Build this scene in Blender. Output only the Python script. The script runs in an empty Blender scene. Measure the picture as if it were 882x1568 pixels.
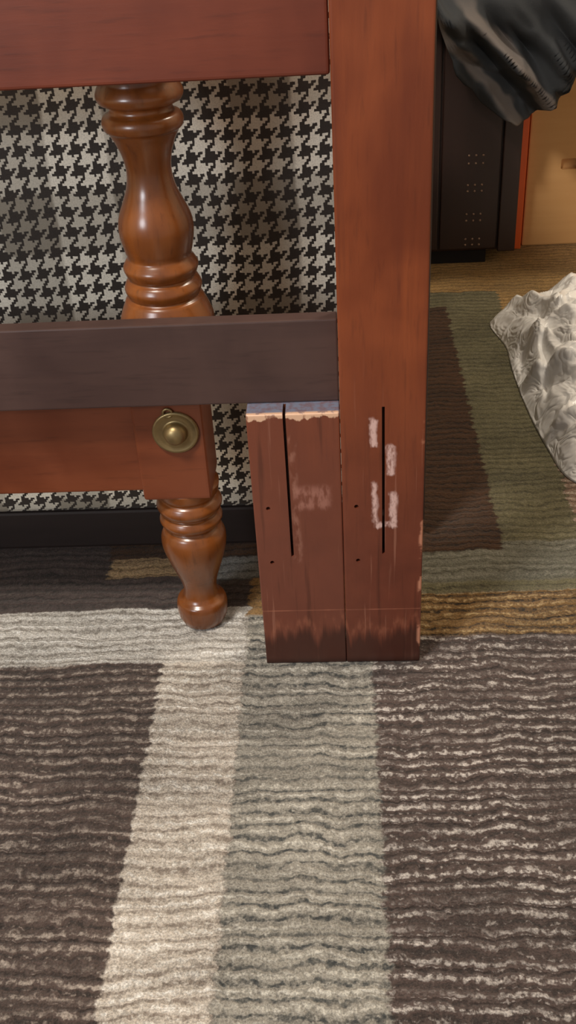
import bpy, bmesh, math, random
from mathutils import Vector, Matrix, noise
random.seed(7)
S = bpy.context.scene
S.view_settings.view_transform = 'Standard'
S.view_settings.look = 'None'

# ------------------------------------------------------------------ helpers
def lin(r, g, b):
    def f(c):
        c /= 255.0
        return c/12.92 if c <= 0.04045 else ((c+0.055)/1.055)**2.4
    return (f(r), f(g), f(b), 1.0)

class NT:
    def __init__(s, name):
        s.mat = bpy.data.materials.new(name); s.mat.use_nodes = True
        s.t = s.mat.node_tree; s.t.nodes.clear()
        s.out = s.t.nodes.new('ShaderNodeOutputMaterial')
        s.b = s.t.nodes.new('ShaderNodeBsdfPrincipled')
        s.t.links.new(s.b.outputs[0], s.out.inputs[0])
        tc = s.t.nodes.new('ShaderNodeTexCoord'); s.P = tc.outputs['Object']
        sp = s.t.nodes.new('ShaderNodeSeparateXYZ'); s.L(s.P, sp.inputs[0])
        s.x, s.y, s.z = sp.outputs
    def L(s, a, b):
        if isinstance(a, bpy.types.NodeSocket): s.t.links.new(a, b)
        else: b.default_value = a
    def m(s, op, a, b=0.0, c=0.0, clamp=False):
        n = s.t.nodes.new('ShaderNodeMath'); n.operation = op; n.use_clamp = clamp
        s.L(a, n.inputs[0]); s.L(b, n.inputs[1]); s.L(c, n.inputs[2]); return n.outputs[0]
    def add(s, a, b): return s.m('ADD', a, b)
    def sub(s, a, b): return s.m('SUBTRACT', a, b)
    def mul(s, a, b): return s.m('MULTIPLY', a, b)
    def ss(s, v, lo, hi, a=0.0, b=1.0):
        n = s.t.nodes.new('ShaderNodeMapRange'); n.interpolation_type = 'SMOOTHSTEP'
        s.L(v, n.inputs[0]); n.inputs[1].default_value = lo; n.inputs[2].default_value = hi
        n.inputs[3].default_value = a; n.inputs[4].default_value = b; return n.outputs[0]
    def noise(s, sx=1, sy=1, sz=1, detail=3, rough=0.55, off=0.0, dist=0.0):
        mp = s.t.nodes.new('ShaderNodeMapping'); s.L(s.P, mp.inputs[0])
        mp.inputs['Scale'].default_value = (sx, sy, sz); mp.inputs['Location'].default_value = (off, off*1.3, off*0.7)
        n = s.t.nodes.new('ShaderNodeTexNoise'); s.L(mp.outputs[0], n.inputs['Vector'])
        n.inputs['Scale'].default_value = 1.0; n.inputs['Detail'].default_value = detail
        n.inputs['Roughness'].default_value = rough; n.inputs['Distortion'].default_value = dist
        return n.outputs[0]
    def mix(s, f, a, b):
        n = s.t.nodes.new('ShaderNodeMix'); n.data_type = 'RGBA'
        s.L(f, n.inputs[0]); s.L(a, n.inputs[6]); s.L(b, n.inputs[7]); return n.outputs[2]
    def mulc(s, c, f):
        n = s.t.nodes.new('ShaderNodeVectorMath'); n.operation = 'SCALE'
        s.L(c, n.inputs[0]); s.L(f, n.inputs['Scale']); return n.outputs[0]
    def bump(s, h, strength=0.3, dist=0.002):
        n = s.t.nodes.new('ShaderNodeBump'); s.L(h, n.inputs['Height'])
        n.inputs['Strength'].default_value = strength; n.inputs['Distance'].default_value = dist
        s.L(n.outputs[0], s.b.inputs['Normal'])
    def box(s, xa, xb, za, zb, soft=0.002, wx=None, wz=None):
        X = wx or s.x; Z = wz or s.z
        r = s.mul(s.ss(X, xa-soft, xa+soft), s.ss(X, xb-soft, xb+soft, 1, 0))
        r2 = s.mul(s.ss(Z, za-soft, za+soft), s.ss(Z, zb-soft, zb+soft, 1, 0))
        return s.mul(r, r2)
    def setp(s, **k):
        for a, v in k.items():
            s.L(v, s.b.inputs[a.replace('_', ' ')])
        return s.mat

def wood(name, c1, c2, axis='z', rough=0.33, coat=0.35, extra=None, bumpS=0.08):
    n = NT(name)
    sc = {'z': (26, 26, 2.6), 'x': (2.4, 26, 26)}[axis]
    g = n.noise(*sc, detail=5, dist=0.8)
    sc2 = tuple(v*9 for v in sc)
    g2 = n.noise(*sc2, detail=3, off=3)
    big = n.noise(9, 9, 6, detail=3, off=9, dist=.5)
    f = n.ss(n.add(n.mul(g, 0.5), n.mul(big, 0.7)), 0.38, 0.82)
    c = n.mix(f, c1, c2)
    c = n.mix(n.ss(g2, 0.54, 0.76, 0, 0.34), c, tuple(v*0.45 for v in c1[:3])+(1,))
    if extra: c = extra(n, c)
    n.bump(n.add(g2, n.mul(big, 1.5)), bumpS, 0.001)
    r = n.ss(big, 0.2, 0.8, rough-0.06, rough+0.1)
    n.setp(Base_Color=c, Roughness=r, Coat_Weight=coat, Coat_Roughness=0.22)
    return n.mat

def link(o, parent=None, mat=None):
    S.collection.objects.link(o)
    if parent: o.parent = parent
    if mat: o.data.materials.append(mat)
    return o
def empty(name, loc=(0, 0, 0)):
    e = bpy.data.objects.new(name, None); S.collection.objects.link(e); e.empty_display_size = .05
    return e
def bm_obj(name, bm, parent=None, mat=None, smooth=False):
    me = bpy.data.meshes.new(name); bm.normal_update(); bm.to_mesh(me); bm.free()
    if smooth:
        for p in me.polygons: p.use_smooth = True
    return link(bpy.data.objects.new(name, me), parent, mat)
def boxbm(x0, x1, y0, y1, z0, z1, bev=0.002, seg=2):
    bm = bmesh.new(); bmesh.ops.create_cube(bm, size=1)
    for v in bm.verts:
        v.co = Vector(((x0+x1)/2+v.co.x*(x1-x0), (y0+y1)/2+v.co.y*(y1-y0), (z0+z1)/2+v.co.z*(z1-z0)))
    if bev > 0:
        bmesh.ops.bevel(bm, geom=bm.edges[:]+bm.verts[:], offset=bev, segments=seg, profile=0.6, affect='EDGES')
    return bm
def box(name, x0, x1, y0, y1, z0, z1, mat, parent=None, bev=0.002, seg=2, smooth=False):
    return bm_obj(name, boxbm(x0, x1, y0, y1, z0, z1, bev, seg), parent, mat, smooth)
def cut(o, cutters):
    for bm in cutters:
        me = bpy.data.meshes.new('c'); bm.to_mesh(me); bm.free()
        c = bpy.data.objects.new('c', me); S.collection.objects.link(c)
        md = o.modifiers.new('b', 'BOOLEAN'); md.object = c; md.operation = 'DIFFERENCE'; md.solver = 'EXACT'
        bpy.context.view_layer.update()
        dg = bpy.context.evaluated_depsgraph_get()
        nm = bpy.data.meshes.new_from_object(o.evaluated_get(dg))
        o.modifiers.clear(); old = o.data; o.data = nm
        bpy.data.objects.remove(c)
def lathe(name, prof, mat, parent, origin=(0, 0, 0), seg=56, sub=4):
    pts = []
    n = len(prof)
    for i in range(n-1):
        p0 = prof[max(i-1, 0)]; p1 = prof[i]; p2 = prof[i+1]; p3 = prof[min(i+2, n-1)]
        for k in range(sub):
            t = k/sub
            def cr(a, b, c, d): return 0.5*((2*b)+(-a+c)*t+(2*a-5*b+4*c-d)*t*t+(-a+3*b-3*c+d)*t**3)
            zz = p1[0]+(p2[0]-p1[0])*t
            pts.append((zz, max(cr(p0[1], p1[1], p2[1], p3[1]), 0.0001)))
    pts.append(prof[-1])
    bm = bmesh.new(); rings = []
    for z, r in pts:
        ring = []
        for k in range(seg):
            a = 2*math.pi*k/seg
            ring.append(bm.verts.new((origin[0]+r*math.cos(a), origin[1]+r*math.sin(a), origin[2]+z)))
        rings.append(ring)
    for a, b in zip(rings, rings[1:]):
        for k in range(seg):
            bm.faces.new((a[k], a[(k+1) % seg], b[(k+1) % seg], b[k]))
    bm.faces.new(rings[0][::-1]); bm.faces.new(rings[-1])
    bmesh.ops.recalc_face_normals(bm, faces=bm.faces)
    return bm_obj(name, bm, parent, mat, True)

# ------------------------------------------------------------------ materials
def wear_and_light(n, c):
    big = n.noise(30, 30, 30, detail=4, off=4)
    fine = n.noise(160, 160, 60, detail=3, off=2)
    vf = n.noise(420, 420, 160, detail=3, off=7)
    wx = n.add(n.x, n.mul(n.sub(big, 0.5), 0.012)); wz = n.add(n.z, n.mul(n.sub(fine, 0.5), 0.012))
    wx = n.add(wx, n.mul(n.sub(vf, .5), .004)); wz = n.add(wz, n.mul(n.sub(vf, .5), .004))
    c = n.mix(n.ss(n.z, 0.10, 0.50, 0.9, 0), c, n.mix(big, lin(84, 42, 31), lin(122, 64, 46)))  # light falloff painted into the wood: lit orange above, duller brown below
    c = n.mix(n.ss(n.x, -.003, -.0005, .35, 0), c, lin(116, 68, 54))
    scr = n.noise(260, 260, 7, detail=3, off=21)
    c = n.mix(n.mul(n.ss(scr, .62, .72), n.ss(n.z, .2, .4, .30, .0)), c, lin(185, 130, 108))
    dsc = n.noise(120, 120, 5, detail=4, off=33)
    c = n.mix(n.mul(n.ss(dsc, .56, .70), n.ss(n.z, .25, .5, .45, .12)), c, lin(56, 26, 18))
    m = None
    for a in [(.029, .0355, .276, .305), (.044, .051, .243, .276), (.030, .0345, .186, .234), (.0465, .0525, .186, .222), (.031, .052, .181, .187)]:
        q = n.box(*a, soft=0.0018, wx=wx, wz=wz)
        m = q if m is None else n.m('MAXIMUM', m, q)
    m = n.mul(m, n.ss(n.add(n.mul(fine, .5), n.mul(vf, .5)), 0.36, 0.54, 0.25, 0.88))
    c = n.mix(m, c, lin(222, 186, 178))
    q = n.box(-.047, -.013, .207, .232, soft=0.005, wx=wx, wz=wz)
    c = n.mix(n.mul(q, n.ss(fine, 0.4, 0.6, 0.05, 0.45)), c, lin(190, 135, 120))
    q = n.box(-.050, -.044, .14, .29, soft=0.003, wx=wx, wz=wz)
    c = n.mix(n.mul(q, n.ss(fine, 0.45, 0.65, 0.0, 0.4)), c, lin(180, 130, 112))
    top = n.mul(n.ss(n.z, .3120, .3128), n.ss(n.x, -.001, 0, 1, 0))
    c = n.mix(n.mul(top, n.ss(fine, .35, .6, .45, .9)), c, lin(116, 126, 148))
    q = n.box(-.09, -.001, .3075, .330, soft=0.0008, wx=n.x, wz=n.add(n.z, n.mul(n.sub(n.add(n.mul(big, .6), n.mul(fine, .4)), .5), .024)))
    q = n.mul(q, n.ss(n.y, 0.003, 0.006, 1, 0))
    c = n.mix(n.mul(q, n.ss(fine, 0.38, 0.50, 0.3, 1)), c, lin(222, 180, 150))
    q = n.box(-.2, .2, .0747, .0758, soft=0.0005)
    c = n.mix(n.mul(q, n.ss(big, .35, .6, .2, .6)), c, lin(180, 115, 90))
    teeth = n.noise(95, 95, 6, detail=4, off=1)
    lowz = n.add(n.z, n.mul(n.sub(teeth, 0.5), -0.085))
    c = n.mix(n.ss(lowz, 0.032, 0.052, 0.8, 0), c, lin(54, 27, 20))
    q = n.mul(n.box(-.2, .2, .047, .060, soft=.006, wz=lowz), n.ss(fine, .42, .62, 0.05, .38))
    c = n.mix(q, c, lin(156, 96, 72))
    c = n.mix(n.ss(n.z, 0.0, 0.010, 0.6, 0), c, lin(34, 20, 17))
    q = n.mul(n.ss(n.x, 0.0745, 0.078), n.ss(big, 0.55, 0.62))
    c = n.mix(n.mul(q, n.ss(n.z, .2, .35, 0.7, 0)), c, lin(215, 150, 120))
    return c

M_post = wood('cherry_post_wood', lin(104, 45, 20), lin(146, 72, 32), 'z', 0.42, 0.12, wear_and_light)
M_railtop = wood('cherry_rail_wood', lin(92, 38, 21), lin(118, 52, 28), 'x', 0.48, 0.08)
M_raildark = wood('dark_rail_wood', lin(60, 41, 38), lin(80, 57, 51), 'x', 0.5, 0.1)
M_turn = wood('turned_maple_wood', lin(82, 40, 16), lin(136, 76, 30), 'z', 0.25, 0.45)
M_turnsq = wood('footboard_wood', lin(96, 44, 22), lin(124, 63, 35), 'x', 0.42, 0.2)

n = NT('antique_brass'); b = n.noise(60, 60, 60, detail=3)
M_brass = n.setp(Base_Color=n.mix(b, lin(118, 98, 66), lin(178, 156, 112)), Metallic=0.85, Roughness=0.42)
n = NT('dark_slot'); M_black = n.setp(Base_Color=lin(18, 13, 12), Roughness=0.8)
n = NT('black_base_vinyl'); b = n.noise(8, 30, 60, detail=3)
M_base = n.setp(Base_Color=n.mix(b, lin(30, 21, 19), lin(46, 34, 31)), Roughness=0.6)

# houndstooth
n = NT('houndstooth_fabric')
w1 = n.noise(9, 9, 9, detail=2); w2 = n.noise(9, 9, 9, detail=2, off=5)
w3 = n.noise(260, 260, 260, detail=2, off=8)
cell = 0.0212/8
fx = n.add(n.add(n.add(n.x, n.y), 10.0), n.mul(w1, 0.016)); fx = n.add(fx, n.mul(w3, .0016))
fz = n.add(n.add(n.z, 10.0), n.mul(w2, 0.016)); fz = n.add(fz, n.mul(w3, -.0016))
fz = n.add(fz, n.mul(n.x, -0.03))
ix = n.m('FLOOR', n.m('DIVIDE', fx, cell*.92)); iz = n.m('FLOOR', n.m('DIVIDE', fz, cell))
tw = n.m('LESS_THAN', n.m('MODULO', n.sub(n.add(ix, 8000), iz), 4), 2)
wa = n.m('LESS_THAN', n.m('MODULO', ix, 8), 4); we = n.m('LESS_THAN', n.m('MODULO', iz, 8), 4)
dark = n.add(n.mul(tw, wa), n.mul(n.sub(1.0, tw), we))
bx = n.ss(n.m('SINE', n.mul(n.add(fx, .03), 2*math.pi/0.127)), -0.1, 0.1); bz = n.ss(n.m('SINE', n.mul(fz, 2*math.pi/0.127)), -0.1, 0.1)
fib = n.noise(700, 700, 700, detail=2)
light = n.mix(n.mul(n.add(bx, bz), 0.42), lin(250, 243, 226), lin(120, 110, 94))
light = n.mix(n.ss(fib, 0.4, 0.7, 0, 0.28), light, lin(124, 112, 96))
dk = n.mix(fib, lin(32, 26, 22), lin(60, 50, 42))
n.bump(fib, 0.35, 0.001)
M_hound = n.setp(Base_Color=n.mix(dark, light, dk), Roughness=0.7, Sheen_Weight=0.15)

# rug
def rug_mat():
    n = NT('patchwork_rug')
    n1 = n.noise(3.5, 3.5, 1, detail=2); n2 = n.noise(24, 16, 1, detail=3, off=2); n3 = n.noise(150, 150, 1, detail=4, off=6)
    pile = n.noise(520, 520, 10, detail=4, rough=0.75, off=1)
    tuft = n.noise(230, 230, 10, detail=2, off=31)
    n0 = n.noise(.9, 60, 1, detail=2, off=41)
    yy = n.add(n.y, n.mul(n.sub(n1, 0.5), 0.036)); yy = n.add(yy, n.mul(n.sub(n2, 0.5), 0.026)); yy = n.add(yy, n.mul(n.sub(n3, 0.5), 0.009))
    yy = n.add(yy, n.mul(n.sub(n0, .5), .012))
    rib = n.add(n.mul(n.m('SINE', n.mul(yy, 2*math.pi/0.0145)), 0.5), 0.5)
    rib2 = n.add(n.mul(n.m('SINE', n.mul(yy, 2*math.pi/0.0058)), 0.5), 0.5)
    dash = n.noise(120, 60, 1, detail=4, rough=.7, off=11); dash2 = n.noise(7, 45, 1, detail=3, off=14)
    sp = n.add(n.mul(dash, .55), n.mul(tuft, .45))
    line = n.mul(n.ss(rib, 0.62, 0.96), n.ss(sp, 0.42, 0.57, 0.02, 1))
    line = n.mul(line, n.ss(dash2, 0.33, 0.56, 0.15, 1))
    line2 = n.mul(n.mul(n.ss(rib2, .7, 1), n.ss(sp, .50, .62)), .55)
    line = n.m('MAXIMUM', line, line2)
    groove = n.mul(n.ss(rib, 0.03, 0.32, 1, 0), n.ss(sp, 0.40, 0.62, 1.0, 0.35))
    groove = n.mul(groove, n.ss(dash2, .33, .56, .6, 1))
    groove = n.m('MAXIMUM', groove, n.mul(n.ss(rib2, .0, .3, 1, 0), n.ss(tuft, .35, .6, .4, 0)))
    ej = n.noise(1.0, 75, 1, detail=3, off=8)
    xx = n.add(n.x, n.mul(n.sub(ej, 0.5), 0.018)); xx = n.add(xx, n.mul(n.sub(rib, .5), 0.003)); xx = n.add(xx, n.mul(n.sub(n3, .5), .012))
    ye = n.add(n.y, n.mul(n.sub(n2, 0.5), 0.018)); ye = n.add(ye, n.mul(n.sub(n3, .5), .008))
    B = 9
    patches = [
     (-B, B, -B, B, (88, 73, 67), (180, 167, 156), (44, 35, 31)),
     (.028, B, -B, .045, (88, 73, 68), (216, 208, 202), (44, 35, 32)),
     (-.205, -.113, -B, .10, (206, 196, 184), (246, 242, 235), (136, 123, 112)),
     (-B, -.113, .005, .10, (212, 207, 200), (246, 244, 240), (132, 124, 115)),
     (-.113, .028, -B, .10, (160, 155, 145), (210, 206, 196), (48, 54, 57)),
     (-B, .03, .10, B, (74, 61, 58), (96, 84, 78), (36, 29, 26)),
     (-.295, -.161, .162, B, (190, 160, 120), (200, 172, 132), (120, 96, 64)),
     (-.161, -.06, .155, B, (140, 140, 138), (150, 150, 146), (80, 80, 76)),
     (-.115, .03, .085, .155, (150, 114, 66), (170, 134, 84), (60, 42, 22)),
     (.028, B, .042, .119, (132, 100, 58), (196, 168, 122), (24, 17, 11)),
     (.028, .302, .119, 1.03, (114, 108, 80), (132, 126, 100), (80, 75, 56)),
     (.08, .302, .14, .22, (122, 120, 105), (148, 144, 130), (88, 84, 70)),
     (-.3, .200, .20, .962, (78, 52, 32), (88, 60, 38), (32, 20, 12)),
     (.302, B, .119, .80, (160, 132, 112), (214, 200, 184), (104, 82, 68)),
     (-.3, B, 1.03, B, (172, 136, 82), (190, 154, 98), (116, 90, 52)),
     (.302, B, .80, B, (164, 132, 82), (190, 154, 100), (116, 90, 52)),
    ]
    cb = cl = cg = None
    for (x0, x1, y0, y1, a, b_, g) in patches:
        if cb is None: cb, cl, cg = lin(*a), lin(*b_), lin(*g); continue
        m = None
        for (v, e, lo) in ((xx, x0, 1), (xx, x1, 0), (ye, y0, 1), (ye, y1, 0)):
            if abs(e) >= B: continue
            q = n.ss(v, e-.0022, e+.0022, 0 if lo else 1, 1 if lo else 0)
            m = q if m is None else n.mul(m, q)
        cb = n.mix(m, cb, lin(*a)); cl = n.mix(m, cl, lin(*b_)); cg = n.mix(m, cg, lin(*g))
    c = n.mix(n.mul(groove, .94), cb, cg)
    c = n.mix(n.mul(line, 0.9), c, cl)
    tone = n.add(n.ss(n.noise(6, 14, 1, detail=3, off=20), 0.25, 0.75, 0.72, 1.20), n.ss(pile, 0.25, 0.75, -0.48, 0.48))
    c = n.mulc(c, tone)
    h = n.add(n.add(n.mul(rib, 0.6), n.mul(rib2, 0.25)), n.add(n.mul(pile, 1.0), n.mul(tuft, 0.9)))
    n.bump(h, 0.8, 0.0042)
    return n.setp(Base_Color=c, Roughness=0.9, Sheen_Weight=0.1, Specular_IOR_Level=0.2)
M_rug = rug_mat()

n = NT('wood_floor'); g = n.noise(3, 40, 10, detail=4)
M_floor = n.setp(Base_Color=n.mix(g, lin(120, 80, 45), lin(160, 112, 66)), Roughness=0.45)
n = NT('painted_wall'); g = n.noise(60, 60, 60, detail=3); n.bump(g, 0.1, 0.002)
M_wall = n.setp(Base_Color=n.mix(g, lin(205, 190, 165), lin(214, 200, 176)), Roughness=0.8)
n = NT('ceiling_paint'); g = n.noise(80, 80, 80); n.bump(g, 0.2, 0.003)
M_ceil = n.setp(Base_Color=lin(225, 220, 210), Roughness=0.9)

# ------------------------------------------------------------------ room
box('floor', -1.8, 1.8, -1.6, 2.0, -.06, -.010, M_floor, bev=0)
box('wall_back', -1.8, 1.8, 2.0, 2.1, -.06, 2.5, M_wall, bev=0)
box('wall_left', -1.9, -1.8, -1.6, 2.1, -.06, 2.5, M_wall, bev=0)
box('wall_right', 1.8, 1.9, -1.6, 2.1, -.06, 2.5, M_wall, bev=0)
box('ceiling', -1.9, 1.9, -1.6, 2.1, 2.5, 2.58, M_ceil, bev=0)
box('baseboard_back', -1.8, 1.8, 1.985, 2.0, -.01, .09, M_ceil, bev=.003)
box('patchwork_rug', -1.35, 1.3, -1.2, 1.85, -.010, 0, M_rug, bev=.003)

# ------------------------------------------------------------------ headboard (front bed frame)
H = empty('bed_headboard')
def slotbox(x0, x1, z0, z1, depth=.022): return boxbm(x0, x1, -.01, depth, z0, z1, 0)
def hole(x, z, r=.0022):
    bm = bmesh.new(); bmesh.ops.create_cone(bm, cap_ends=True, segments=16, radius1=r, radius2=r, depth=.03,
        matrix=Matrix.Translation((x, 0, z)) @ Matrix.Rotation(math.pi/2, 4, 'X')); return bm
def side(px, bx0, bx1, tag):
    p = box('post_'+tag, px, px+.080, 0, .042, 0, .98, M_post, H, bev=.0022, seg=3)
    cut(p, [slotbox(px+.039, px+.0417, .148, .318), hole(px+.0137, .207), hole(px+.0145, .1405)])
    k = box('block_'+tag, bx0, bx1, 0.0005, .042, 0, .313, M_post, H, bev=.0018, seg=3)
    s = bx1-.0535 if tag == 'right' else bx0+.035
    cut(k, [slotbox(s, s+.0027, .147, .33), hole(s-.020, .207), hole(s-.020, .140)])
side(0, -.0885, -.0003, 'right')
side(-1.28, -1.1997, -1.112, 'left')
box('rail_lower', -1.1995, -.0003, .023, .041, .3135, .3970, M_raildark, H, bev=.0016)
box('rail_upper', -1.1995, -.0003, .010, .038, .607, .86, M_railtop, H, bev=.003, seg=3)
box('rail_cap', -1.28, .08, -.004, .043, .98, 1.005, M_post, H, bev=.005, seg=3)

# ------------------------------------------------------------------ turned footboard behind
F = empty('turned_footboard')
low = [(0, .021), (.003, .0245), (.012, .0280), (.026, .0292), (.033, .0275), (.0365, .0228), (.041, .0198), (.050, .0190), (.060, .0205), (.075, .0252),
       (.0935, .0312), (.112, .0356), (.124, .0356), (.133, .0320), (.1375, .0275), (.1405, .0315), (.147, .0345), (.1535, .0318), (.156, .0290),
       (.159, .0330), (.166, .0358), (.173, .0330), (.176, .0300), (.181, .0330), (.192, .0345)]
up = [(.365, .046), (.378, .0455), (.388, .042), (.398, .0375), (.4005, .034), (.403, .0355), (.4095, .0372), (.416, .0345), (.419, .031), (.422, .0335), (.4296, .0358),
      (.436, .0325), (.4395, .0305), (.4465, .0322), (.457, .0343), (.4675, .0350), (.478, .0330), (.490, .0280), (.504, .0225), (.5185, .0205), (.5325, .0225),
      (.545, .0272), (.5535, .0318), (.556, .0350), (.562, .0362), (.567, .034), (.570, .0285), (.575, .0285), (.578, .036), (.584, .0385), (.590, .0365), (.595, .034), (.61, .034)]
for i, ax in enumerate((-.166, -1.10)):
    lathe('foot_%d' % i, low, M_turn, F, (ax, .081, 0))
    lathe('spindle_%d' % i, up, M_turn, F, (ax, .091, 0))
    box('block_%d' % i, ax-.041, ax+.030, .046, .117, .190, .372, M_turnsq, F, bev=.004, seg=3)
    box('cap_%d' % i, ax-.036, ax+.036, .055, .127, .605, .78, M_turnsq, F, bev=.004, seg=3)
box('rail', -1.071, -.204, .052, .090, .199, .365, M_turnsq, F, bev=.003, seg=3)
box('top_rail', -1.07, -.20, .075, .100, .66, .74, M_turnsq, F, bev=.003, seg=3)
kp = [(-.001, .0232), (.002, .0236), (.0036, .0225), (.0036, .0205), (.0020, .0185), (.0028, .0165), (.0018, .014), (.0026, .0118), (.0062, .0116), (.0105, .0098), (.0135, .006), (.0143, .0004)]
def lathe_raw(name, prof, mat, parent, o, seg=48):
    bm = bmesh.new(); rings = []
    for z, r in prof:
        rings.append([bm.verts.new((o[0]+r*math.cos(2*math.pi*k/seg), o[1]-z, o[2]+r*math.sin(2*math.pi*k/seg))) for k in range(seg)])
    for a, b in zip(rings, rings[1:]):
        for k in range(seg): bm.faces.new((a[k], a[(k+1) % seg], b[(k+1) % seg], b[k]))
    bm.faces.new(rings[-1]); bmesh.ops.recalc_face_normals(bm, faces=bm.faces)
    return bm_obj(name, bm, parent, mat, True)
lathe_raw('bolt_cover', kp, M_brass, F, (-.1645, .0462, .272))
def torus(name, c, R, r, mat, parent):
    bm = bmesh.new(); A, Bn = 24, 10; vs = []
    for i in range(A):
        a = 2*math.pi*i/A
        vs.append([bm.verts.new((c[0]+(R+r*math.cos(2*math.pi*j/Bn))*math.cos(a), c[1]+r*math.sin(2*math.pi*j/Bn), c[2]+(R+r*math.cos(2*math.pi*j/Bn))*math.sin(a))) for j in range(Bn)])
    for i in range(A):
        for j in range(Bn): bm.faces.new((vs[i][j], vs[(i+1) % A][j], vs[(i+1) % A][(j+1) % Bn], vs[i][(j+1) % Bn]))
    bmesh.ops.recalc_face_normals(bm, faces=bm.faces)
    return bm_obj(name, bm, parent, mat, True)
torus('bolt_cover_loop', (-.170, .0440, .2945), .0045, .0013, M_brass, F)

# ------------------------------------------------------------------ houndstooth armchair (seen from the back)
A = empty('houndstooth_armchair')
box('back_panel', -.70, .092, .224, .36, .058, .66, M_hound, A, bev=.012, seg=4)
box('seat_cushion', -.60, -.01, .362, .84, .12, .40, M_hound, A, bev=.03, seg=4)
box('arm_right', .000, .092, .362, .84, .058, .52, M_hound, A, bev=.02, seg=4)
box('arm_left', -.70, -.61, .362, .84, .058, .52, M_hound, A, bev=.02, seg=4)
box('base_plinth', -.69, .097, .228, .83, 0.0, .057, M_base, A, bev=.004)
box('side_trim', .0925, .102, .226, .84, .03, .655, M_base, A, bev=.003)

# ------------------------------------------------------------------ cabinet
n = NT('dark_cabinet_wood'); g = n.noise(30, 30, 3, detail=4)
M_cab = n.setp(Base_Color=n.mix(g, lin(34, 20, 17), lin(54, 33, 27)), Roughness=0.45)
n = NT('rivet_metal'); M_riv = n.setp(Base_Color=lin(160, 135, 120), Metallic=0.6, Roughness=0.4)
C = empty('dark_storage_cabinet')
box('body', -.20, .352, 1.172, 1.55, .028, .515, M_cab, C, bev=.003)
box('front_frame_left', -.20, -.14, 1.165, 1.172, .028, .515, M_cab, C, bev=.001)
box('front_frame_right', .32, .354, 1.160, 1.172, .028, .515, M_cab, C, bev=.002)
box('front_door', .205, .316, 1.164, 1.172, .034, .50, M_cab, C, bev=.002)
box('front_door_wide', -.135, .200, 1.164, 1.172, .034, .50, M_cab, C, bev=.002)
box('toe_rail', -.18, .30, 1.18, 1.52, 0.0, .028, M_black, C, bev=.001)
bm = bmesh.new()
for zr in (.218, .203, .162, .150, .105, .092, .055, .043):
    for k in range(3):
        bmesh.ops.create_icosphere(bm, subdivisions=1, radius=.0026, matrix=Matrix.Translation((.256+k*.0135, 1.1640, zr)))
bm_obj('vent_rivets', bm, C, M_riv, True)

# ------------------------------------------------------------------ boxes
n = NT('cardboard'); g = n.noise(4, 4, 60, detail=4); n.bump(g, .1, .001)
M_card = n.setp(Base_Color=n.mix(g, lin(204, 154, 98), lin(220, 174, 118)), Roughness=0.75)
n = NT('orange_card'); M_or = n.setp(Base_Color=lin(230, 98, 36), Roughness=0.5)
n = NT('tape_label'); M_lab = n.setp(Base_Color=lin(130, 98, 68), Roughness=0.5)
K = empty('cardboard_box')
kb = box('carton', .386, .80, 1.262, 1.60, 0, .40, M_card, K, bev=.003)
cut(kb, [boxbm(.452, .487, 1.25, 1.275, .155, .176, .004)])
box('handle_backing', .450, .489, 1.2755, 1.278, .153, .178, M_lab, K, bev=0)
box('flap_left', .386, .592, 1.262, 1.60, .401, .404, M_card, K, bev=.0005)
box('flap_right', .594, .80, 1.262, 1.60, .401, .404, M_card, K, bev=.0005)
O = empty('orange_flat_box')
box('sleeve', .360, .381, 1.245, 1.56, 0, .37, M_or, O, bev=.002)
box('lid_edge', .359, .382, 1.243, 1.562, .37, .382, M_or, O, bev=.002)

# ------------------------------------------------------------------ dark jacket draped
n = NT('charcoal_cloth'); f = n.noise(500, 500, 500, detail=2); n.bump(f, .3, .001)
wv = n.noise(12, 12, 12, detail=2, off=2)
dd = n.add(n.add(n.mul(n.x, .75), n.mul(n.z, .66)), n.mul(n.sub(wv, .5), .05))
band = n.m('MAXIMUM', n.mul(n.ss(dd, .425, .437), n.ss(dd, .447, .455, 1, 0)), n.mul(n.ss(dd, .488, .498), n.ss(dd, .508, .516, 1, 0)))
M_cloth = n.setp(Base_Color=n.mix(n.mul(band, n.ss(n.z, .46, .52, .75, .2)), lin(42, 45, 49), lin(112, 104, 100)), Roughness=0.85)
outline = [(.12, .56), (.168, .53), (.19, .46), (.22, .380), (.27, .325), (.33, .284), (.362, .290), (.40, .328), (.43, .378), (.50, .41), (.60, .43), (.72, .45)]
def hem(x):
    for (a, za), (b, zb) in zip(outline, outline[1:]):
        if a <= x <= b: return za+(zb-za)*(x-a)/(b-a)
    return outline[-1][1]
bm = bmesh.new(); NX, NTT = 150, 120; grid = []
for i in range(NX+1):
    x = .12+.60*i/NX; row = []
    hz = hem(x)
    for j in range(NTT+1):
        t = j/NTT
        top = .548
        if t < .35: y = 1.50-(1.50-1.15)*t/.35; z = top
        elif t < .45:
            a = (t-.35)/.10*math.pi/2; y = 1.15-.045*math.sin(a); z = top-.045*(1-math.cos(a))
        else:
            q = (t-.45)/.55; z = (top-.045)+(min(hz, top-.045)-(top-.045))*q; y = 1.105
            d = x*.75+z*.66
            f1 = 1-abs(noise.noise(Vector((d*17, (x-z)*4, .5))))*2.6
            f2 = 1-abs(noise.noise(Vector((d*34, (x-z)*8, 3.5))))*2.4
            y += -(.048*f1+.020*f2)*min(q*2.2, 1)-.012*q*(1-q)*4+.028*q
            y = min(y, 1.150)
        nn = noise.noise(Vector((x*9, y*9, z*9)))
        zz = z+(abs(nn)*.012 if t < .4 else 0)
        row.append(bm.verts.new((x, y, zz)))
    grid.append(row)
for i in range(NX):
    for j in range(NTT): bm.faces.new((grid[i][j], grid[i+1][j], grid[i+1][j+1], grid[i][j+1]))
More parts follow.
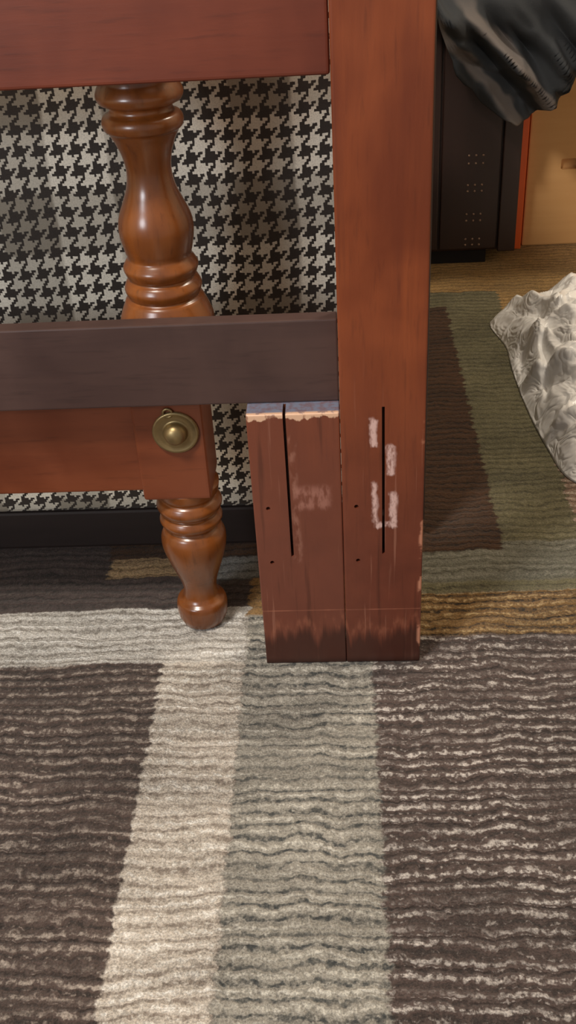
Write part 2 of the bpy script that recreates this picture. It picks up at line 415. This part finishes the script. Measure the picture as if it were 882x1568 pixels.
J = bm_obj('draped_jacket', bm, None, M_cloth, True)
md = J.modifiers.new('s', 'SOLIDIFY'); md.thickness = .004

# ------------------------------------------------------------------ white plastic bag: creased folds
n = NT('white_plastic'); g = n.noise(26, 26, 26, detail=2, dist=.8)
g = n.m('ABSOLUTE', n.sub(g, .5)); n.bump(g, .6, .02)
M_bag = n.setp(Base_Color=lin(251, 250, 248), Roughness=0.28, Subsurface_Weight=0.12, Subsurface_Radius=(.02, .02, .02))
foot = [(.270, .880), (.284, .78), (.282, .70), (.284, .574), (.294, .45), (.316, .350), (.40, .325), (.50, .35), (.60, .42), (.64, .6), (.62, .8), (.52, .96), (.42, 1.0), (.36, .95), (.32, .92)]
cx, cy = .46, .66
def catmull(ps, k=8):
    out = []; m = len(ps)
    for i in range(m):
        p0, p1, p2, p3 = [Vector(ps[(i+d) % m]) for d in (-1, 0, 1, 2)]
        for q in range(k):
            t = q/k; out.append(0.5*((2*p1)+(-p0+p2)*t+(2*p0-5*p1+4*p2-p3)*t*t+(-p0+3*p1-3*p2+p3)*t**3))
    return out
fp = catmull(foot, 18)
rc = random.Random(11)
folds = []
for k in range(60):
    px, py = rc.uniform(.28, .58), rc.uniform(.36, .94)
    an = rc.gauss(math.radians(115), .7); L = rc.uniform(.04, .17); amp = rc.uniform(.008, .020)*rc.choice((1, 1, -1)); w = rc.uniform(.010, .034)
    folds.append((px, py, math.cos(an), math.sin(an), L, amp, w))
def crease(x, y):
    s = 0
    x += .012*noise.noise(Vector((x*16, y*16, 8))); y += .012*noise.noise(Vector((x*16, y*16, 12)))
    for px, py, ca, sa, L, amp, w in folds:
        dx, dy = x-px, y-py
        al = dx*ca+dy*sa; pe = abs(-dx*sa+dy*ca)
        if abs(al) < L:
            ww = w*(1-.5*abs(al)/L)
            if pe < ww: s += amp*(1-pe/ww)*(1-(al/L)**2)
    return s
bm = bmesh.new(); rings = []; R = 110
for r in range(R):
    q = r/R; ring = []
    for p in fp:
        x = p.x+(cx-p.x)*q; y = p.y+(cy-p.y)*q
        base = 0.108*(1-(1-q)**3.0)
        h = base*.90+crease(x, y)*min(1, q*9)+.010*noise.noise(Vector((x*14, y*14, 3)))*min(1, q*5)
        if r == 0: h = .001
        ring.append(bm.verts.new((x, y, max(h, .001))))
    rings.append(ring)
N = len(fp)
for a, b in zip(rings, rings[1:]):
    for k in range(N): bm.faces.new((a[k], a[(k+1) % N], b[(k+1) % N], b[k]))
bm.faces.new(rings[-1]); bm.faces.new(rings[0][::-1])
bmesh.ops.recalc_face_normals(bm, faces=bm.faces)
bm_obj('plastic_bag', bm, None, M_bag, True)

# ------------------------------------------------------------------ lights
def area(name, loc, tgt, size, power, col):
    l = bpy.data.lights.new(name, 'AREA'); l.shape = 'DISK'; l.size = size; l.energy = power; l.color = col
    o = bpy.data.objects.new(name, l); S.collection.objects.link(o); o.location = loc
    o.rotation_euler = (Vector(tgt)-Vector(loc)).to_track_quat('-Z', 'Y').to_euler()
area('ceiling_lamp', (-.75, -.85, 2.2), (0, .1, 0), .35, 38, (1, .91, .79))
area('right_fill', (1.1, .9, 2.35), (.5, .8, 0), .4, 26, (1, .88, .72))  # added fill above the right side to brighten the bag, no known fixture
area('window_light', (-1.2, -1.5, 1.1), (0, .2, .3), .5, 14, (.88, .94, 1))
W = bpy.data.worlds.new('world'); S.world = W; W.use_nodes = True
W.node_tree.nodes['Background'].inputs[0].default_value = (1, .96, .92, 1)
W.node_tree.nodes['Background'].inputs[1].default_value = 0.32

# ------------------------------------------------------------------ camera
cam = bpy.data.cameras.new('camera'); co = bpy.data.objects.new('camera', cam); S.collection.objects.link(co)
cam.sensor_fit = 'VERTICAL'; cam.sensor_height = 36; cam.lens = 36*1935/1920
cam.clip_start = .01
Zc = Vector((-182, 2840, 1935)).normalized()
Yc = Vector((71, 1323, -1935)); Yc = (Yc-Zc*Yc.dot(Zc)).normalized(); Xc = Yc.cross(Zc)
m = Matrix((Xc, Yc, Zc)).to_4x4(); m.translation = Vector((.002, -.847, .78))
co.matrix_world = m
S.camera = co
